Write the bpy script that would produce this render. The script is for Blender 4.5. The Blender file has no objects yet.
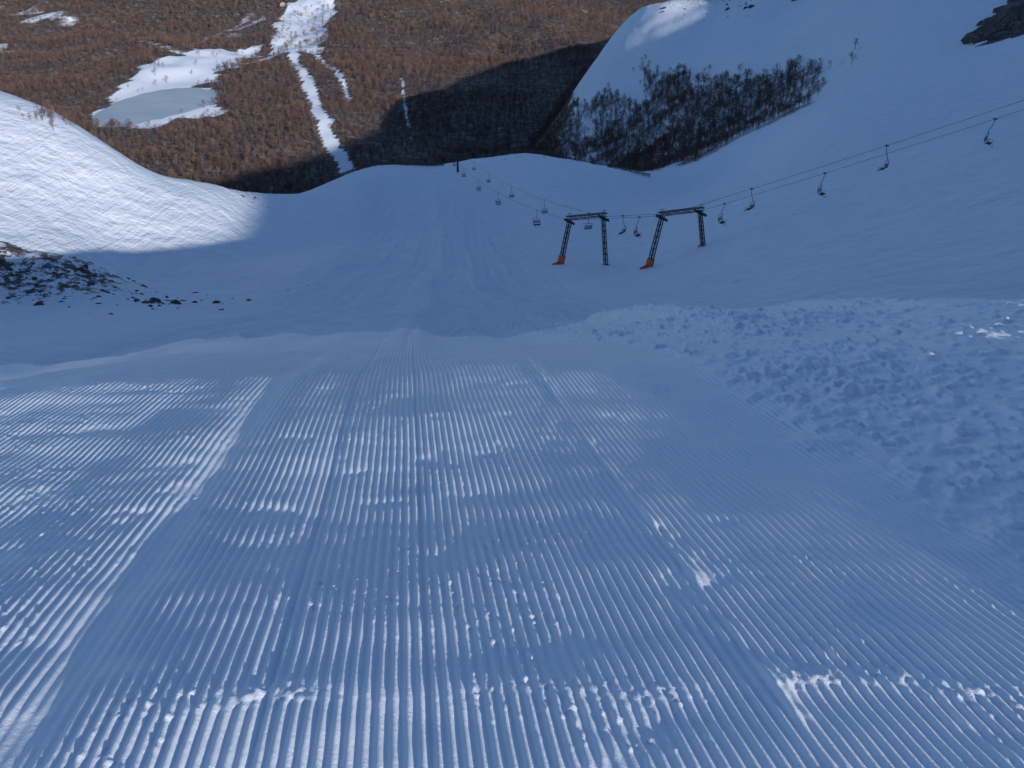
import bpy, math, random
import numpy as np
from mathutils import Vector
random.seed(7); rng=np.random.default_rng(7)
S=bpy.context.scene
S.view_settings.view_transform='Standard'; S.view_settings.look='None'; S.view_settings.exposure=0
C=S.collection

# ------------------------------------------------------------ numeric noise
def _h(ix,iy,seed):
    n=(ix.astype(np.int64)*374761393+iy.astype(np.int64)*668265263+seed*1442695041)&0xffffffff
    n=((n^(n>>13))*1274126177)&0xffffffff
    n=((n^(n>>15))*2246822519)&0xffffffff
    return ((n^(n>>16))&0xffffff)/float(0xffffff)
def vn(x,y,seed=0):
    ix=np.floor(x); iy=np.floor(y); fx=x-ix; fy=y-iy
    fx=fx*fx*fx*(fx*(fx*6-15)+10); fy=fy*fy*fy*(fy*(fy*6-15)+10)
    a=_h(ix,iy,seed); b=_h(ix+1,iy,seed); c=_h(ix,iy+1,seed); d=_h(ix+1,iy+1,seed)
    return (a+(b-a)*fx)*(1-fy)+(c+(d-c)*fx)*fy
def fbm(x,y,seed=0,o=3):
    t=0;a=1;s=0
    for i in range(o):
        ca,sa=math.cos(i*0.9+.4),math.sin(i*0.9+.4)
        t=t+a*(vn((x*ca-y*sa)*2**i,(x*sa+y*ca)*2**i,seed+i*17)-.5); s+=a; a*=.5
    return t/s
def ss(a,b,x):
    t=np.clip((x-a)/(b-a),0,1); return t*t*(3-2*t)

# ------------------------------------------------------------ terrain survey points (metres, eye level = 0)
G=.298
P=[]
def A(*a): P.extend(a)
for x in (-8,-4,0,4,8):
    for y in (1.5,4,6.5): A((x,y,-1.7-G*y))
A((-15,5,-3.3),(15,5,-3.1),(-15,-10,.9),(15,-10,1.0),(0,-12,1.5))
# centre line of the bowl
A((-4,10,-5.06),(0,10,-4.98),(3,10,-4.85),(0,12,-5.9),(-1.4,14,-6.8),(-2.8,28,-12.6),(-6,60,-25.4),(-9.5,95,-37.8),(-13,130,-48.5),(-16.5,170,-59.2),(-20,215,-69.7),(-24.5,265,-79.7),(-29,320,-88.9))
# lip of the bowl
A((-82,310,-95.8),(-67.7,350,-97.3),(-50.3,370,-96.9),(-34.7,380,-97.9),(3.5,390,-97.9),(20.6,385,-100.5),(45.4,375,-99.9),(70,350,-94.2),(87.5,330,-84.3))
# left bank
def LB(x,y): return -.5*x-.1*y-60
for x,y in ((-71,122),(-64.6,138),(-83,165),(-92.8,169),(-85,173),(-77,172),(-59.7,170),(-55,131),(-64,107),(-90.7,150),(-100,60),(-150,100),(-120,10),(-150,150)): A((x,y,LB(x,y)))
A((-71,176,-48.3),(-64,172,-47.4),(-84,196,-60),(-72,196,-58))
A((-71,230,-67),(-50,200,-65),(-45,150,-53.5))
A((-46.8,95,-39),(-37.3,60,-27),(-17,45,-20.3),(-7.7,12,-6.5),(-12,18,-9.2),(-30,10,-6.9),(-60,30,-15),(-25,90,-37.3),(-35,130,-48))
A((-120,230,-62),(-100,300,-103),(-200,250,-10),(-170,330,-105),(-150,400,-150),(-300,500,-190),(-100,500,-185),(-150,800,-290),(-250,1100,-345),(-300,700,-290),(-600,900,-330),(-900,1200,-350),(-500,500,-230),(-400,200,0))
A((-40,430,-121),(-50,600,-190),(-40,900,-270),(0,1200,-335),(100,1500,-350),(300,2000,-360),(30,450,-130),(70,430,-117),(-800,3000,-450),(0,3000,-450),(500,4000,-450),(-2000,6000,-500),(2000,6000,-500))
# right side
A((5.7,9,-4.45),(9.84,16,-6.9),(19.1,32,-11.7),(34.9,60,-18.1),(56.7,100,-24.4),(93.8,170,-32.4),(151,280,-39),(220,420,-38))
A((4.6,13,-6.2),(8.6,24,-10.2),(12.1,35,-14.3),(25.2,75,-27),(42.6,130,-39.1),(67,210,-51.2),(120,330,-63),(172,480,-67),(225,650,-59))
A((18.5,115,-44.1),(6.9,122,-46),(19.7,195,-63.3),(42,270,-78),(2.7,25,-11.3),(7.35,70,-28.8),(25,112,-40.6),(10.2,45,-19.1),(42.8,200,-60.2))
A((103.6,330,-69.9),(90,430,-108),(107,420,-93.5),(120,370,-75.5),(154,460,-78),(170,560,-84.8),(151,620,-104),(149,750,-112),(115,850,-127),(93,800,-152),(45,850,-189),(193,1000,-91),(167,1100,-100),(92,600,-146),(135,520,-110))
A((60,1100,-220),(150,1300,-200),(250,1500,-260),(300,1200,-90),(400,900,0),(300,700,-20),(350,400,30),(200,200,-5),(200,100,20),(300,0,70),(150,0,25),(80,0,8),(40,0,1),(50,50,-10),(100,80,-5),(30,10,-3.9))
A((0,-40,6.5),(40,-60,10),(-60,-60,5),(0,-200,30),(200,-200,90),(-200,-200,20),(100,-100,30),(0,-400,60),(500,500,80),(800,1000,50),(1200,2500,-100),(600,0,180))
P=np.array(P,float)
K=4.0
def emb(X,Y):
    R=np.hypot(X,Y+6)+1e-6
    return K*X/R, K*(Y+6)/R, np.log(R), R
def phi(r2): return np.sqrt(r2+.12)
ex,ey,el,eR=emb(P[:,0],P[:,1]); w=(P[:,2]+1.7)/eR
E=np.stack([ex,ey,el],1); n=len(P)
D2=((E[:,None]-E[None])**2).sum(2)
M=np.zeros((n+4,n+4)); M[:n,:n]=phi(D2)-np.eye(n)*.002
Q=np.concatenate([E,np.ones((n,1))],1); M[:n,n:]=Q; M[n:,:n]=Q.T
co=np.linalg.lstsq(M,np.concatenate([w,np.zeros(4)]),rcond=None)[0]
LAKE=(-626.,1640.,74.,158.)
def lake_r(X,Y):
    a=np.arctan2(Y-LAKE[1],X-LAKE[0])
    return np.hypot((X-LAKE[0])/LAKE[2],(Y-LAKE[1])/LAKE[3])/(1+.10*np.sin(2*a+.6)+.06*np.sin(3*a+1)+.03*np.sin(7*a)+.02*np.sin(13*a))
def valley(X,Y):
    v=-320+125*fbm(X/340,Y/500,3,4)*ss(1300,2500,Y+.0*X)+30*fbm(X/150,Y/200,5,3)*ss(1000,1400,Y+.0*X)+.06*np.maximum(Y-2600,0)+.00002*np.maximum(Y-3200,0)**2
    lr=lake_r(X,Y); k=ss(2.4,1.15,lr)
    return v*(1-k)+(-320)*k
def lane_s(X,Y): return X+.085*Y+.9*np.sin(Y/38.)+.3*np.sin(Y/11.)
def lane_m(X,Y):
    s2=lane_s(X,Y); return ss(9,16,Y)*ss(330,240,Y)*ss(-13-.06*Y,-8-.04*Y,s2)*ss(10+.05*Y,5+.03*Y,s2)
def H(X,Y):
    X=np.asarray(X,float); Y=np.asarray(Y,float); sh=X.shape; X=X.ravel(); Y=Y.ravel(); out=np.empty(len(X))
    for i in range(0,len(X),60000):
        x=X[i:i+60000]; y=Y[i:i+60000]
        a,b,c,R=emb(x,y)
        r2=(a[:,None]-ex)**2+(b[:,None]-ey)**2+(c[:,None]-el)**2
        v=phi(r2)@co[:n]+a*co[n]+b*co[n+1]+c*co[n+2]+co[n+3]
        z=v*R-1.7
        k=np.maximum(np.maximum((y-5.5)/4,(np.abs(x)-6)/8),(-y-8)/8); k=ss(0,1,k)
        z=(-1.7-G*y)*(1-k)+z*k
        far=ss(10,120,R)
        z=z+far*(1.1*fbm(x/16,y/26,11)+.4*fbm(x/4.5,y/8,12))+ss(150,500,R)*7*fbm(x/60,y/60,14)*ss(-90,-110,z+0*x) + ss(350,700,R)*18*fbm(x/90,y/130,15)
        z=z+ss(8,20,R)*.24*fbm(x/2.4,y/3.2,16)
        s2=lane_s(x,y); t=np.abs((s2/4.4-np.floor(s2/4.4))-.5)*4.4
        z=z+lane_m(x,y)*(.16*np.exp(-((t-2.05)/.25)**2)-.10*np.exp(-((t-.1)/.3)**2))
        z=z+5.0*np.exp(-(((x+57)/14)**2+((y-92)/9)**2))*(1+.5*fbm(x/5,y/5,18))
        vv=valley(x,y); m=np.maximum(z,vv); d=np.abs(z-vv)
        m=m+8*np.exp(-d/12)*ss(150,400,R)
        out[i:i+60000]=m
    lr=lake_r(X,Y); k=ss(1.25,1.02,lr); out=out*(1-k)+(-320.6)*k
    return out.reshape(sh)

def inpoly(X,Y,poly):
    r=np.zeros(X.shape,bool); m=len(poly)
    for i in range(m):
        x1,y1=poly[i]; x2,y2=poly[(i+1)%m]
        if y1==y2: continue
        c=((y1>Y)!=(y2>Y))&(X<(x2-x1)*(Y-y1)/(y2-y1)+x1); r^=c
    return r
def dline(X,Y,pts):
    d=np.full(X.shape,1e9)
    for (x1,y1),(x2,y2) in zip(pts,pts[1:]):
        t=np.clip(((X-x1)*(x2-x1)+(Y-y1)*(y2-y1))/((x2-x1)**2+(y2-y1)**2),0,1)
        d=np.minimum(d,np.hypot(X-x1-t*(x2-x1),Y-y1-t*(y2-y1)))
    return d
CLEAR=[(-750,1730),(-765,1943),(-740,2380),(-650,2469),(-588,2000),(-624,1830),(-570,1790),(-520,1640),(-510,1530),(-570,1470),(-680,1560)]
VILL=[(-564,2214),(-461,2290),(-500,2600),(-570,3137),(-730,3137),(-650,2600)]
MTREES=[(62,880),(85,790),(105,730),(118,850),(135,740),(150,640),(172,570),(165,520),(156,455),(122,368),(108,400),(88,405),(55,425),(22,440),(-25,500),(0,700),(10,880)]
PISTES=[([(-534,2290),(-385,1778),(-295,1438),(-216,1190),(-160,900)],11),([(-470,2250),(-360,1950),(-300,1700)],6),([(-220,1884),(-167,1474)],4),([(-560,2300),(-640,2000),(-700,1900)],10),([(-900,2300),(-760,2150),(-600,2250)],8)]
def forest(X,Y,Z,ground=False):
    """0..1 woodland density"""
    wx=X+60*fbm(X/50,Y/70,31,4); wy=Y+160*fbm(X/60,Y/80,32,4)
    f=ss(-112,-150,Z+22*fbm(X/22,Y/30,33,4))*(Y>330)
    right=(X>.03*(Y-400)-5)&(Y>380)&(Y<1250)&(Z>-180+30*fbm(X/20,Y/30,40,3))
    f=np.where(right,0,f)
    mx=X+34*fbm(X/22,Y/30,34,4); my=Y+90*fbm(X/25,Y/35,35,4)
    mt=inpoly(mx,my,MTREES)&(Z>-190)
    f=np.where(mt,(.45 if ground else 1)*(.35+.65*ss(-.25,.02,fbm(X/9,Y/14,39,3))),f)
    f=np.where(right&~mt&inpoly(X+60*fbm(X/14,Y/20,60,3),Y+150*fbm(X/16,Y/30,61,3),MTREES),.12,f)
    f=np.where(inpoly(wx,wy,CLEAR),.05,f)
    f=np.where(inpoly(wx,wy,VILL),.18,f)
    for pts,hw in PISTES:
        dd=dline(X+14*fbm(X/40,Y/40,36),Y,pts); f=np.where(dd<hw*(1+.8*fbm(X/20,Y/30,38)),(.0 if hw>5 else .3),f)
    f=np.where(lake_r(X,Y)<1.12,0,f)
    g=fbm(X/120,Y/230,37,5)
    thin=np.where(Y>1900,ss(-.40,-.16,g+.0002*(X+500)),ss(-.38,-.22,g))
    return f*(.3+.7*thin)

# ------------------------------------------------------------ materials
def mat(name):
    m=bpy.data.materials.new(name); m.use_nodes=True; nt=m.node_tree
    return m,nt,nt.nodes['Principled BSDF']
def N(nt,t,**k):
    n=nt.nodes.new(t)
    for a,b in k.items(): setattr(n,a,b)
    return n
def noise(nt,vec,scale,detail=3,rough=.5):
    n=N(nt,'ShaderNodeTexNoise'); n.inputs['Scale'].default_value=scale; n.inputs['Detail'].default_value=detail; n.inputs['Roughness'].default_value=rough
    nt.links.new(vec,n.inputs['Vector']); return n.outputs['Fac']
def ramp(nt,fac,stops):
    r=N(nt,'ShaderNodeValToRGB'); nt.links.new(fac,r.inputs['Fac']); e=r.color_ramp.elements
    e[0].position,e[0].color=stops[0][0],(*stops[0][1],1); e[1].position,e[1].color=stops[-1][0],(*stops[-1][1],1)
    for p,c in stops[1:-1]: q=e.new(p); q.color=(*c,1)
    return r.outputs['Color']
def mixc(nt,f,a,b):
    m=N(nt,'ShaderNodeMix',data_type='RGBA'); nt.links.new(f,m.inputs[0])
    for s,v in ((m.inputs[6],a),(m.inputs[7],b)):
        if isinstance(v,tuple): s.default_value=(*v,1)
        else: nt.links.new(v,s)
    return m.outputs[2]
def bump(nt,h,strength,dist,prev=None):
    b=N(nt,'ShaderNodeBump'); b.inputs['Strength'].default_value=strength; b.inputs['Distance'].default_value=dist
    nt.links.new(h,b.inputs['Height'])
    if prev: nt.links.new(prev,b.inputs['Normal'])
    return b.outputs['Normal']
SNOW_A=(.76,.83,.95); SNOW_B=(.86,.91,.98)
def snow_bits(nt):
    tc=N(nt,'ShaderNodeTexCoord').outputs['Object']
    big=noise(nt,tc,.35,4,.6)
    col=ramp(nt,big,[(.3,SNOW_A),(.7,SNOW_B)])
    return tc,col
m_ground,nt,bs=mat('snow_ground')
tc,snowc=snow_bits(nt)
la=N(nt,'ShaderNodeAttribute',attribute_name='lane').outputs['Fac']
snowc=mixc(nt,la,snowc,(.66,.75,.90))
nb=bump(nt,noise(nt,tc,.25,5,.6),.7,1.2)
nb=bump(nt,noise(nt,tc,1.6,4,.6),.6,.14,nb)
nb=bump(nt,noise(nt,tc,20,3,.6),.5,.012,nb)
mp=N(nt,'ShaderNodeMapping'); mp.inputs['Scale'].default_value=(1.3,.06,.06); mp.inputs['Rotation'].default_value=(0,0,.085); nt.links.new(tc,mp.inputs['Vector'])
nb=bump(nt,noise(nt,mp.outputs[0],1.,6,.7),.9,.45,nb)
fa=N(nt,'ShaderNodeAttribute',attribute_name='forest').outputs['Fac']
ra=N(nt,'ShaderNodeAttribute',attribute_name='rock').outputs['Fac']
litter=ramp(nt,noise(nt,tc,.07,8,.75),[(.3,(.035,.025,.022)),(.46,(.07,.05,.042)),(.58,(.14,.115,.105)),(.72,(.42,.42,.45))])
fm=N(nt,'ShaderNodeMath',operation='MULTIPLY_ADD'); nt.links.new(noise(nt,tc,.04,6,.7),fm.inputs[0]); fm.inputs[1].default_value=1.2; 
fm2=N(nt,'ShaderNodeMath',operation='SUBTRACT'); nt.links.new(fa,fm2.inputs[0]); fm2.inputs[1].default_value=.6; nt.links.new(fm2.outputs[0],fm.inputs[2])
fr=ramp(nt,fm.outputs[0],[(.2,(0,0,0)),(.6,(1,1,1))])
c=mixc(nt,fr,snowc,litter)
rn=noise(nt,tc,.55,9,.8)
mth=N(nt,'ShaderNodeMath',operation='MULTIPLY_ADD'); nt.links.new(ra,mth.inputs[0]); mth.inputs[1].default_value=.3; nt.links.new(rn,mth.inputs[2])
rk=ramp(nt,mth.outputs[0],[(.76,(0,0,0)),(.80,(1,1,1))])
rkc=ramp(nt,noise(nt,tc,1.2,5,.7),[(.3,(.03,.028,.028)),(.7,(.13,.11,.1))])
c=mixc(nt,rk,c,rkc)
nt.links.new(c,bs.inputs['Base Color']); bs.inputs['Roughness'].default_value=.7; bs.inputs['Specular IOR Level'].default_value=.2
nt.links.new(nb,bs.inputs['Normal'])

m_piste,nt,bs=mat('groomed_snow')
tc,snowc=snow_bits(nt)
nb=bump(nt,noise(nt,tc,45,3,.7),.6,.006)
nb=bump(nt,noise(nt,tc,190,2,.7),.6,.0028,nb)
nt.links.new(snowc,bs.inputs['Base Color']); bs.inputs['Roughness'].default_value=.4; bs.inputs['Specular IOR Level'].default_value=.4
nt.links.new(nb,bs.inputs['Normal'])

m_ice,nt,bs=mat('lake_ice')
tc=N(nt,'ShaderNodeTexCoord').outputs['Object']
nt.links.new(ramp(nt,noise(nt,tc,.012,5,.6),[(.35,(.31,.39,.46)),(.65,(.43,.50,.56))]),bs.inputs['Base Color']); bs.inputs['Roughness'].default_value=.5

def simple(name,stops,scale=3,rough=.6,metal=0,bs_=0.3):
    m,nt,b=mat(name); tc=N(nt,'ShaderNodeTexCoord').outputs['Object']
    nz=noise(nt,tc,scale,5,.65); nt.links.new(ramp(nt,nz,stops),b.inputs['Base Color'])
    b.inputs['Roughness'].default_value=rough; b.inputs['Metallic'].default_value=metal
    nt.links.new(bump(nt,nz,bs_,.02),b.inputs['Normal']); return m
m_steel=simple('dark_painted_steel',[(.3,(.012,.014,.02)),(.7,(.03,.032,.04))],4,.6)
m_orange=simple('orange_padding',[(.3,(.62,.10,.03)),(.7,(.75,.16,.05))],3,.7)
m_rock=simple('rock',[(.3,(.03,.026,.026)),(.55,(.075,.065,.06)),(.66,(.16,.14,.13)),(.74,(.6,.66,.75))],.9,.9,0,.8)
m_wall=simple('house_plaster',[(.3,(.3,.27,.24)),(.7,(.42,.38,.34))],.8,.9)
m_roof=simple('house_roof',[(.4,(.12,.08,.07)),(.55,(.6,.62,.66)),(.7,(.7,.74,.8))],.35,.9)
m_wood=simple('fence_wood',[(.3,(.04,.03,.022)),(.7,(.09,.07,.05))],3,.9)
m_glass=simple('window_glass',[(.3,(.02,.025,.03)),(.7,(.04,.05,.06))],3,.2)
m_twig,nt,bs=mat('bare_tree_bark')
oi=N(nt,'ShaderNodeObjectInfo'); tc=N(nt,'ShaderNodeTexCoord').outputs['Object']
c1=ramp(nt,oi.outputs['Random'],[(0,(.09,.058,.05)),(.35,(.145,.09,.075)),(.7,(.21,.13,.105)),(1,(.30,.22,.185))])
c2=mixc(nt,noise(nt,tc,1.3,3),(.07,.05,.045),c1)
nt.links.new(c2,bs.inputs['Base Color']); bs.inputs['Roughness'].default_value=.9; bs.inputs['Specular IOR Level'].default_value=.1

# ------------------------------------------------------------ mesh helpers
def grid_mesh(name,X,Y,Z,material,attrs={}):
    r,c_=X.shape; me=bpy.data.meshes.new(name)
    v=np.stack([X,Y,Z],-1).reshape(-1,3).astype(np.float32)
    i=np.arange(r*c_).reshape(r,c_)
    q=np.stack([i[:-1,:-1],i[:-1,1:],i[1:,1:],i[1:,:-1]],-1).reshape(-1,4).astype(np.int32)
    me.vertices.add(len(v)); me.vertices.foreach_set('co',v.ravel())
    me.loops.add(q.size); me.loops.foreach_set('vertex_index',q.ravel())
    me.polygons.add(len(q)); me.polygons.foreach_set('loop_start',np.arange(0,q.size,4,dtype=np.int32)); me.polygons.foreach_set('loop_total',np.full(len(q),4,np.int32))
    me.polygons.foreach_set('use_smooth',np.ones(len(q),bool))
    me.update(calc_edges=True)
    for k,a in attrs.items():
        at=me.attributes.new(k,'FLOAT','POINT'); at.data.foreach_set('value',a.ravel().astype(np.float32))
    me.materials.append(material); o=bpy.data.objects.new(name,me); C.objects.link(o); return o
class MB:
    def __init__(s): s.v=[];s.f=[]
    def tube(s,p,q,r,r2=None,k=6):
        r2=r if r2 is None else r2; p=Vector(p);q=Vector(q); d=(q-p).normalized()
        a=d.orthogonal().normalized(); b=d.cross(a); o=len(s.v)
        for c_,rr in ((p,r),(q,r2)):
            for i in range(k):
                t=2*math.pi*i/k; s.v.append(tuple(c_+a*math.cos(t)*rr+b*math.sin(t)*rr))
        for i in range(k): s.f.append((o+i,o+(i+1)%k,o+k+(i+1)%k,o+k+i))
        s.f.append(tuple(o+i for i in reversed(range(k)))); s.f.append(tuple(o+k+i for i in range(k)))
    def path(s,pts,r,k=6):
        for a,b in zip(pts,pts[1:]): s.tube(a,b,r,None,k)
    def box(s,c_,h,ax=None):
        c_=Vector(c_); ax=ax or (Vector((1,0,0)),Vector((0,1,0)),Vector((0,0,1))); o=len(s.v)
        for sx,sy,sz in ((-1,-1,-1),(1,-1,-1),(1,1,-1),(-1,1,-1),(-1,-1,1),(1,-1,1),(1,1,1),(-1,1,1)):
            s.v.append(tuple(c_+ax[0]*h[0]*sx+ax[1]*h[1]*sy+ax[2]*h[2]*sz))
        for f in ((0,3,2,1),(4,5,6,7),(0,1,5,4),(1,2,6,5),(2,3,7,6),(3,0,4,7)): s.f.append(tuple(o+i for i in f))
    def obj(s,name,m,parent=None,loc=None,link=C,smooth=False):
        me=bpy.data.meshes.new(name); me.from_pydata(s.v,[],s.f); me.materials.append(m)
        if smooth: me.shade_smooth()
        o=bpy.data.objects.new(name,me); link.objects.link(o)
        if parent: o.parent=parent
        if loc: o.location=loc
        return o

# ------------------------------------------------------------ terrain sheet
s0=8.
u=np.linspace(math.asinh(-2600/s0),math.asinh(2600/s0),900); v=np.linspace(math.asinh(-420/s0),math.asinh(7000/s0),1050)
X,Y=np.meshgrid(s0*np.sinh(u),s0*np.sinh(v))
Z=H(X,Y)
F=forest(X,Y,Z,True)
R_=np.zeros_like(X)
R_=np.maximum(R_,.95*ss(1.5,.5,np.hypot((X+54)/16,(Y-88)/13)))
R_=np.maximum(R_,1.2*ss(1.3,.5,np.hypot(((X-203)-.55*(Y-385))/14,(Y-385)/55)))
R_=np.maximum(R_,.8*ss(1.3,.3,np.hypot((X-195)/50,(Y-1000)/160)))
R_=np.maximum(R_,.5*ss(1.3,.3,np.hypot((X+70)/12,(Y-215)/18)))
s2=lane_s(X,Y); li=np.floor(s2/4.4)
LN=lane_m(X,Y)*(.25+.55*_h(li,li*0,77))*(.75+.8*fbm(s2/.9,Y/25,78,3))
PX,PY0,PY1=11.,.7,20.
d=np.minimum(np.minimum(X+PX,PX-X),np.minimum(Y-PY0,PY1-Y))
Z2=Z-.2*ss(.3,1.6,d)
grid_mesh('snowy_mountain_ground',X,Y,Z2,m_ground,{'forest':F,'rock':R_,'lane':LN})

# ------------------------------------------------------------ groomed piste (real corduroy relief)
xs=np.concatenate([np.arange(-PX,-5,.03),np.arange(-5,3.4,.0062),np.arange(3.4,PX+.01,.02)])
ys=PY0*np.exp(np.arange(0,math.log(PY1/PY0),.006))
X,Y=np.meshgrid(xs,ys); Z=H(X,Y)
d=np.minimum(np.minimum(X-xs[0],xs[-1]-X),np.minimum(Y-ys[0],ys[-1]-Y)); fade=ss(.2,1.5,d)
s=X+.12*Y+.012*fbm(X/.7,Y/1.5,41)
gm=1-ss(2.45,2.85,s+.7*fbm(X/.5,Y/.6,42))
am=.80+.8*(fbm(X/.30,Y/.7,43,3)+.1)
groove=np.exp(-((s+1.25)/.10)**2); am=am*(1-.75*groove)
band=np.exp(-((Y-2.13-.05*X+.22*fbm(X/.5,Y*0,44))/.07)**2)*ss(-1.6,-.9,X)*(.1+.9*vn(X/.25,Y/.3,57))
am=am*np.clip(1-.8*band,0,1)
scuff=ss(.15,.3,fbm(X/.36,Y/.38,55,4)); am=am*(1-.6*scuff)*ss(15,9,Y)
c_=.5+.5*np.cos(2*math.pi*s/.044)
z=gm*am*.0178*c_**.85
z+=gm*(-.014*groove-.014*np.exp(-((s+.55)/.02)**2)-.012*np.exp(-((s+.02)/.016)**2)+.030*np.exp(-((s-1.16)/.04)**2)*vn(X/.12,Y/.16,45)*(.4+vn(X/.5,Y/.6,58)))
z+=gm*(.024*fbm(X/.8,Y/.42,46,3)+.10*fbm(X/2.4,Y/1.8,47,2)+.026*fbm(s/.42,Y/3.5,63,2))
cr=np.maximum(0,vn(X/.022,Y/.022,48)-.80)*ss(.45,.75,vn(X/.4,Y/.4,49)+.3*band)*.06
z+=cr+band*(.010*vn(X/.03,Y/.03,50)+.012*vn(X/.013,Y/.018,51)+.010*vn(X/.07,Y/.06,59))
lump=(1-gm)
lm=.55+.7*vn(X/1.6,Y/1.7,62)
z+=lump*lm*(.06*fbm(X/.9,Y/1.0,52,2)+.17*np.maximum(0,fbm(X/.17,Y/.20,53,3)-.03)+.10*np.maximum(0,fbm(X/.07,Y/.085,54,3))+.02)
z+=.035*np.exp(-((s-2.75)/.16)**2)*vn(X/.12,Y/.16,56)
z+=.15*np.clip(s-2.65,0,2.6)*ss(10.5,6,np.abs(X))
Z=Z+z*fade-.06*ss(.35,0,d)+.004
grid_mesh('groomed_piste',X,Y,Z,m_piste)

# ------------------------------------------------------------ frozen lake
lk=MB()
for i in range(96):
    a=2*math.pi*i/96; k=1.13*(1+.10*math.sin(2*a+.6)+.06*math.sin(3*a+1)+.03*math.sin(7*a)+.02*math.sin(13*a))
    lk.v.append((LAKE[0]+LAKE[2]*k*math.cos(a),LAKE[1]+LAKE[3]*k*math.sin(a),-320.25))
lk.f.append(tuple(range(96))); lk.obj('frozen_lake',m_ice)

# ------------------------------------------------------------ forest
proto=bpy.data.collections.new('bare_tree_kinds')
def tree(seed):
    r=random.Random(seed); b=MB()
    b.tube((0,0,-.6),(.1,.05,3.2),.2,.15,4); b.tube((.1,.05,3.2),(.0,.1,7.6),.15,.04,4)
    tips=[]
    for i in range(10):
        z=2.4+i*.5; a=i*2.4+r.random(); L=(3.2-.17*i)*r.uniform(.75,1.2); p=Vector((.05,.05,z)); q=p+Vector((math.cos(a)*L*.8,math.sin(a)*L*.8,L*.75))
        b.tube(p,q,.07,.02,3); tips.append((p,q))
    for i in range(85):
        p,q=r.choice(tips); c_=p.lerp(q,r.uniform(.4,1.05))
        dd=Vector((r.gauss(0,.9),r.gauss(0,.9),r.uniform(0,1.3))).normalized(); L=r.uniform(.7,1.7); w_=r.uniform(.08,.17)
        sd=dd.cross(Vector((r.gauss(0,1),r.gauss(0,1),r.gauss(0,1)))).normalized()*w_; o=len(b.v)
        b.v+= [tuple(c_-sd),tuple(c_+sd),tuple(c_+dd*L)]; b.f.append((o,o+1,o+2))
    return b
for i in range(4): tree(100+i).obj('bare_beech_tree_kind_%d'%i,m_twig,link=proto)
pts=[];sc=[]
def scatter(x0,x1,y0,y1,step,size=1.):
    gx,gy=np.meshgrid(np.arange(x0,x1,step),np.arange(y0,y1,step)); gx=gx.ravel(); gy=gy.ravel()
    k=(gx>-.66*gy-40)&(gx<.70*gy+40)&~((gy>1300)&(gx>.3*gy)); 
    gx=gx[k]; gy=gy[k]
    gx=gx+rng.uniform(-.7,.7,len(gx))*step; gy=gy+rng.uniform(-.7,.7,len(gy))*step
    z=H(gx,gy); f=forest(gx,gy,z); k=rng.random(len(gx))<f
    clump=.85+.9*(vn(gx/70,gy/90,70)-.4)
    pts.append(np.stack([gx[k],gy[k],z[k]],1)); sc.append(rng.uniform(.5,1.2,k.sum())*size*clump[k])
scatter(-60,220,380,960,3.7,.9)
scatter(-700,-60,330,960,7.0,1.1)
scatter(-1100,260,960,1700,9.4,1.45)
scatter(-1700,800,1700,2600,11.5,1.65)
scatter(-2300,1300,2600,4000,16,2.0)
bx=rng.normal(-83,3.5,26); by=rng.normal(178,3,26); pts.append(np.stack([bx,by,H(bx,by)],1)); sc.append(rng.uniform(.15,.3,26))
bx=rng.normal(-80,2.2,30); by=rng.normal(160,2.5,30); pts.append(np.stack([bx,by,H(bx,by)],1)); sc.append(rng.uniform(.1,.26,30))
pts=np.concatenate(pts); sc=np.concatenate(sc)
me=bpy.data.meshes.new('bare_beech_forest'); me.from_pydata(pts.tolist(),[],[])
at=me.attributes.new('tscale','FLOAT','POINT'); at.data.foreach_set('value',sc.astype(np.float32))
fo=bpy.data.objects.new('bare_beech_forest',me); C.objects.link(fo)
g=bpy.data.node_groups.new('forest_instances','GeometryNodeTree')
g.interface.new_socket('Geometry',in_out='INPUT',socket_type='NodeSocketGeometry'); g.interface.new_socket('Geometry',in_out='OUTPUT',socket_type='NodeSocketGeometry')
gi=g.nodes.new('NodeGroupInput'); go=g.nodes.new('NodeGroupOutput'); iop=g.nodes.new('GeometryNodeInstanceOnPoints'); ci=g.nodes.new('GeometryNodeCollectionInfo')
ci.inputs['Collection'].default_value=proto; ci.inputs['Separate Children'].default_value=True; ci.inputs['Reset Children'].default_value=True
rv=g.nodes.new('FunctionNodeRandomValue'); rv.data_type='FLOAT_VECTOR'; rv.inputs[0].default_value=(-.06,-.06,0); rv.inputs[1].default_value=(.06,.06,6.283)
na=g.nodes.new('GeometryNodeInputNamedAttribute'); na.data_type='FLOAT'; na.inputs['Name'].default_value='tscale'
L=g.links; L.new(gi.outputs[0],iop.inputs['Points']); L.new(ci.outputs[0],iop.inputs['Instance']); iop.inputs['Pick Instance'].default_value=True
L.new(rv.outputs[0],iop.inputs['Rotation']); L.new(na.outputs[0],iop.inputs['Scale']); L.new(iop.outputs[0],go.inputs[0])
md=fo.modifiers.new('instances','NODES'); md.node_group=g

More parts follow.
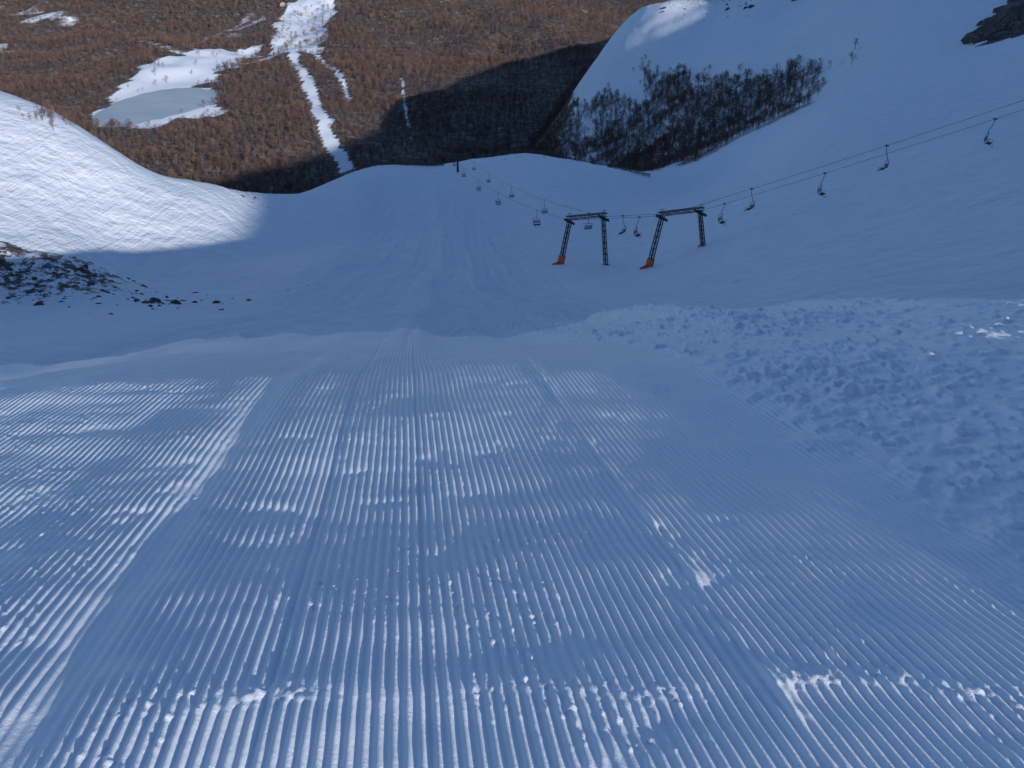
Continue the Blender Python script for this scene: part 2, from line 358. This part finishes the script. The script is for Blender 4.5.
# ------------------------------------------------------------ rocks
def rocks(name,pos,seed):
    r=random.Random(seed); b=MB()
    import bmesh
    bm=bmesh.new(); bmesh.ops.create_icosphere(bm,subdivisions=2,radius=1); base=[v.co.copy() for v in bm.verts]; fs=[[v.index for v in f.verts] for f in bm.faces]; bm.free()
    for (x,y,z,sz) in pos:
        o=len(b.v); cuts=[(Vector((r.gauss(0,1),r.gauss(0,1),r.gauss(0,1))).normalized(),r.uniform(.45,.85)) for _ in range(9)]
        sx,sy,sz2=sz*r.uniform(.7,1.5),sz*r.uniform(.7,1.4),sz*r.uniform(.5,.95); a=r.uniform(0,6.28)
        for p in base:
            q=p.copy()
            for nrm,dd in cuts:
                t=q.dot(nrm)
                if t>dd: q-=nrm*(t-dd)
            q=q*(1+r.uniform(-.05,.05)); X_,Y_=q.x*sx,q.y*sy
            b.v.append((x+X_*math.cos(a)-Y_*math.sin(a),y+X_*math.sin(a)+Y_*math.cos(a),z+q.z*sz2))
        b.f+= [tuple(o+i for i in f) for f in fs]
    return b.obj(name,m_rock)
def rpos(cx,cy,rx,ry,nn,s1,s2,k=.15,ang=0,pw=4):
    a=rng.normal(0,1,(nn,2)); x=cx+a[:,0]*rx*math.cos(ang)-a[:,1]*ry*math.sin(ang); y=cy+a[:,0]*rx*math.sin(ang)+a[:,1]*ry*math.cos(ang); z=H(x,y)
    sz=s1+(s2-s1)*rng.random(nn)**pw
    return [(x[i],y[i],z[i]-sz[i]*k,sz[i]) for i in range(nn)]
rocks('rock_outcrop',rpos(-53,86,8.5,6,950,.06,.6,.35),1)
rocks('rock_outcrop',rpos(-36,84,1.2,1.2,18,.15,.9),2)
rocks('rock_outcrop',rpos(-62,196,5,5,30,.2,.9,.3),3)
rocks('rock_outcrop',rpos(22,330,14,3,22,.2,.8),4)
rocks('rock_outcrop',rpos(-24,92,5,.5,12,.05,.16),6)
rocks('rock_cliff',rpos(203,380,26,6,230,2.5,10,.35,math.radians(60),2),5)
rocks('rock_outcrop',rpos(205,900,22,60,40,1,5,.3),8)
rocks('rock_outcrop',rpos(158,1010,8,60,30,1,5,.3),9)

# ------------------------------------------------------------ chairlift
def hz(x,y): return float(H(np.array([x]),np.array([y]))[0])
def empty(name,loc):
    e=bpy.data.objects.new(name,None); e.location=loc; C.objects.link(e); return e
def lattice(b,p,q,wd,side,nseg,r,rb):
    p=Vector(p);q=Vector(q);side=Vector(side).normalized()*wd/2; up=(q-p)
    b.tube(p-side,q-side*.8,r); b.tube(p+side,q+side*.8,r)
    for i in range(nseg):
        a=p+up*(i/nseg); c=p+up*((i+1)/nseg); sgn=1 if i%2 else -1
        b.tube(a-side*sgn*.95,c+side*sgn*.9,rb,None,4); b.tube(c-side*.9,c+side*.9,rb,None,4)
def portal(f1,t1,t2,f2):
    o=Vector((f1[0],f1[1],hz(*f1[:2]))); e=empty('chairlift_tower',o)
    f1=Vector((0,0,-.4)); t1=Vector(t1)-o; t2=Vector(t2)-o; f2=Vector((f2[0],f2[1],hz(*f2[:2])-.4))-o
    bd=(t2-t1).normalized(); rd=Vector((-bd.y,bd.x,0)).normalized(); up=Vector((0,0,1))
    b=MB(); 
    for f,t,wd in ((f1,t1,.5),(f2,t2,.34)):
        for k in (-.24,.24): lattice(b,f+rd*k,t+rd*k*.8,wd,bd,9,.075,.035)
        for i in range(9):
            a=f.lerp(t,i/9); c=f.lerp(t,(i+1)/9)
            b.tube(a+rd*.24+bd*.2,c-rd*.22+bd*.2,.03,None,4); b.tube(a-rd*.24-bd*.2,c+rd*.22-bd*.2,.03,None,4)
    b.obj('legs',m_steel,e)
    b=MB(); a=t1-bd*.6; c=t2+bd*.5; hh=.42
    for k in (-.26,.26):
        for h_ in (0,hh): b.tube(a+rd*k+up*h_,c+rd*k+up*h_,.06)
        nn=9
        for i in range(nn):
            p=a.lerp(c,i/nn)+rd*k; q=a.lerp(c,(i+1)/nn)+rd*k
            b.tube(p+up*(hh if i%2 else 0),q+up*(0 if i%2 else hh),.035,None,4)
            b.tube(p-rd*k-rd*.3+up*hh,p-rd*k+rd*.3+up*hh,.03,None,4)
    b.box((a+c)/2+up*(hh+.08),((c-a).length/2,.24,.02),(bd,rd,up)); b.obj('crossbeam',m_steel,e)
    b=MB()
    for t in (t1-bd*.1,t2+bd*.1):
        b.box(t-up*.22,(.06,1.2,.07),(bd,rd,up))
        for i in range(6):
            p=t+rd*(-1.1+.44*i)-up*.38; b.tube(p-bd*.06,p+bd*.06,.18,None,12)
        b.tube(t+up*.45,t+up*.85,.04); b.tube(t+up*.85-bd*.4,t+up*.85+bd*.4,.035)
    b.obj('sheave_train',m_steel,e)
    b=MB()
    dd=(t1-f1).normalized(); b.box(f1+dd*1.0,(.38,.36,.6),(bd,rd,dd)); b.box(f1+dd*.4-bd*.8,(.55,.25,.16),(bd,rd,up)); b.tube(f1+dd*.5-bd*1.3,f1+dd*.9-bd*.2,.12); b.obj('orange_padding',m_orange,e)
    b=MB()
    for f in (f1,f2): b.box(f+up*.2,(.6,.5,.25),(bd,rd,up))
    b.obj('concrete_footing',m_wall,e)
    b=MB()
    for k in (-.2,.2): b.tube(f2+rd*.45+bd*k,t2+rd*.4+bd*k,.025,None,4)
    for i in range(20):
        p=f2.lerp(t2,i/20)+rd*.43; b.tube(p-bd*.2,p+bd*.2,.02,None,4)
    b.obj('ladder',m_steel,e)
portal((18.5,115),(20.0,116,-37.0),(25.6,119,-37.3),(26.7,119.5))
portal((6.9,122),(8.2,123,-39.8),(13.2,126,-40.3),(14.0,126))
tz=hz(-20,330); e=empty('chairlift_tower',(-20,330,tz)); b=MB(); b.tube((0,0,-.5),(0,0,6.6),.45,.32,10); b.obj('mast',m_steel,e)
b=MB(); b.box((0,0,6.2),(2.7,.22,.22)); b.tube((-1.2,0,4.9),(-2.3,0,6.1),.1); b.tube((1.2,0,4.9),(2.3,0,6.1),.1); b.obj('crossarm',m_steel,e)
b=MB()
for sx in (-2.6,2.6):
    b.box((sx,0,6.5),(.06,1.2,.07))
    for i in range(4): b.tube((sx-.06,-1+.66*i,6.65),(sx+.06,-1+.66*i,6.65),.2,None,10)
b.obj('sheave_train',m_steel,e)
dirR=Vector((27,-22.5,18.6))
ropeN=[Vector((20.3,116.2,-37.1)),Vector((20.3,116.2,-37.1))+dirR*2.6]
ropeF=[Vector((25.3,118.9,-37.4)),Vector((25.3,118.9,-37.4))+dirR*2.6]
lN=Vector((7.9,122.9,-39.9)); lF=Vector((13.5,126.1,-40.4)); fN=Vector((-22.6,330,tz+6.85)); fF=Vector((-17.4,330,tz+6.85))
def sag(p,q,t,k): 
    v=p.lerp(q,t); v.z-=k*4*t*(1-t); return v
b=MB()
for a,c,k in ((ropeN[0],ropeN[1],1.0),(ropeF[0],ropeF[1],1.0),(ropeN[0],lN,.03),(ropeF[0],lF,.03),(lN,fN,3.0),(lF,fF,3.0),(fN,fN+Vector((-8,60,-22)),.2),(fF,fF+Vector((-8,60,-22)),.2)):
    b.path([sag(a,c,i/24,k) for i in range(25)],.022,5)
b.obj('lift_cable',m_steel)
x,y=(ropeN[1].x+ropeF[1].x)/2,(ropeN[1].y+ropeF[1].y)/2
z0=hz(x,y); top=ropeN[1].z; e=empty('chairlift_tower',(x,y,z0)); b=MB(); b.tube((0,0,-1),(0,0,top-z0-.3),.45,.3,10); b.obj('mast',m_steel,e)
b=MB(); d_=(ropeF[1]-ropeN[1])/2; b.tube((-d_.x,-d_.y,top-z0-.3),(d_.x,d_.y,top-z0-.3),.18); b.obj('crossarm',m_steel,e)
def chair_mesh():
    b=MB(); b.box((0,0,.0),(.05,.2,.07)); b.path([(0,0,0),(0,0,-.25),(0,.10,-.7),(0,.30,-1.15),(0,.36,-1.6)],.034)
    b.tube((-.55,.36,-1.6),(.55,.36,-1.6),.03)
    for x in (-.55,.55):
        b.path([(x,.36,-1.6),(x,.42,-2.1),(x,.34,-2.5),(x,-.22,-2.62)],.028); b.path([(x,.36,-2.28),(x,-.2,-2.3),(x,-.28,-2.5)],.02)
    for i in range(5): b.box((0,.22-.10*i,-2.53-.016*i),(.53,.04,.018))
    for i in range(4): b.box((0,.41-.01*i,-1.95-.13*i),(.53,.015,.04))
    b.path([(-.3,-.22,-2.6),(-.3,-.40,-2.9),(.3,-.40,-2.9),(.3,-.22,-2.6)],.018)
    me=bpy.data.meshes.new('chairlift_chair'); me.from_pydata(b.v,[],b.f); me.materials.append(m_steel); return me
cm=chair_mesh()
def chair(p,dirv,flip=0):
    o=bpy.data.objects.new('chairlift_chair',cm); C.objects.link(o); o.location=p; o.rotation_euler=(random.uniform(-.04,.04),0,math.atan2(dirv.y,dirv.x)-math.pi/2+flip)
def ch(a,c,k,t,flip): chair(sag(a,c,t,k),(c-a),flip)
for s_ in (.766,.338): ch(ropeN[0],ropeN[1],1.0,s_/2.6,0)
for s_ in (.96,.47,.108): ch(ropeF[0],ropeF[1],1.0,s_/2.6,math.pi)
ch(ropeN[0],lN,.03,.25,0); ch(ropeF[0],lF,.03,.8,math.pi)
for t in (.12,.36,.55,.75,.92): ch(lN,fN,3.,t,0)
for t in (.05,.23,.44,.66,.85): ch(lF,fF,3.,t,math.pi)

# ------------------------------------------------------------ snow fence on the lip
def fence(pts_):
    b=MB(); P_=[]
    for (x1,y1),(x2,y2) in zip(pts_,pts_[1:]):
        k=max(1,int(math.hypot(x2-x1,y2-y1)/2.5))
        P_+= [(x1+(x2-x1)*i/k,y1+(y2-y1)*i/k) for i in range(k)]
    x=np.array([p[0] for p in P_]); y=np.array([p[1] for p in P_]); z=H(x,y)
    Q_=[Vector((x[i],y[i],z[i])) for i in range(len(x))]
    for i,p in enumerate(Q_):
        b.tube(p-Vector((0,0,.3)),p+Vector((random.uniform(-.1,.1),0,1.6)),.10,.08,5)
        if i:
            for h_ in (.3,.5,.7,.9,1.1,1.3): b.tube(Q_[i-1]+Vector((0,0,h_)),p+Vector((0,0,h_)),.08,None,4)
    b.obj('snow_fence',m_wood)
fence([(-66,322),(-58,335),(-46,346),(-33,352),(-24,354)]); fence([(-4,356),(6,358),(18,355),(27,350)]); fence([(34,318),(42,315),(50,308)])

# ------------------------------------------------------------ village houses
def house(x,y,a,w_,l_,h_):
    z=hz(x,y); e=empty('village_house',(x,y,z)); e.rotation_euler=(0,0,a)
    b=MB(); b.box((0,0,h_/2-.5),(w_/2,l_/2,h_/2+.5)); o=len(b.v); rh=w_*.32
    b.v+=[(-w_/2,-l_/2,h_),(w_/2,-l_/2,h_),(0,-l_/2,h_+rh),(-w_/2,l_/2,h_),(w_/2,l_/2,h_),(0,l_/2,h_+rh)]; b.f+=[(o,o+1,o+2),(o+4,o+3,o+5)]
    b.obj('walls',m_wall,e)
    b=MB()
    for sx in (-1,1):
        p=Vector((sx*(w_/2+.6),0,h_-.35)); q=Vector((0,0,h_+rh+.1)); ax=(q-p).normalized(); b.box((p+q)/2+Vector((0,0,.1)),((q-p).length/2,l_/2+.6,.12),(ax,Vector((0,1,0)),ax.cross(Vector((0,1,0)))))
    b.box((w_*.2,l_*.2,h_+rh),(.5,.5,1.2)); b.obj('roof',m_roof,e)
    b=MB()
    for sx in (-1,1):
        for i in range(4):
            for k in range(int(h_//3)): b.box((sx*(w_/2+.02),-l_/2+l_*(i+.5)/4,1.5+3*k),(.04,.5,.7))
    for sy in (-1,1):
        for i in (-1,1): b.box((i*w_*.22,sy*(l_/2+.02),1.6),(.5,.04,.7))
    b.obj('windows',m_glass,e)
for i,(x,y) in enumerate([(-600,2560),(-530,2500),(-640,2700),(-690,2900),(-640,2950),(-720,3050),(170,3000),(230,3030)]):
    house(x,y,random.uniform(0,3.1),random.uniform(9,12),random.uniform(11,17),random.choice([5,6]))

# ------------------------------------------------------------ light, sky, camera
el=math.radians(17.0); az=Vector((.5,-.866,0)).normalized()
vs=Vector((az.x*math.cos(el),az.y*math.cos(el),math.sin(el)))
sl=bpy.data.lights.new('sun','SUN'); sl.energy=5; sl.angle=math.radians(.5); sl.color=(1,.95,.89)
so=bpy.data.objects.new('sun',sl); C.objects.link(so); so.rotation_euler=vs.to_track_quat('Z','Y').to_euler()
W=bpy.data.worlds.new('World'); S.world=W; W.use_nodes=True; nt=W.node_tree
sk=nt.nodes.new('ShaderNodeTexSky'); sk.sky_type='NISHITA'; sk.sun_disc=False; sk.sun_elevation=el; sk.sun_rotation=math.atan2(az.x,az.y); sk.altitude=1500; sk.ozone_density=4
nt.links.new(sk.outputs[0],nt.nodes['Background'].inputs[0]); nt.nodes['Background'].inputs[1].default_value=.13
cd=bpy.data.cameras.new('camera'); cd.sensor_width=36; cd.lens=900/1024*36; cd.clip_start=.05; cd.clip_end=20000
cam=bpy.data.objects.new('camera',cd); C.objects.link(cam); cam.location=(0,0,0); cam.rotation_euler=(math.radians(90-28.3),0,0); S.camera=cam
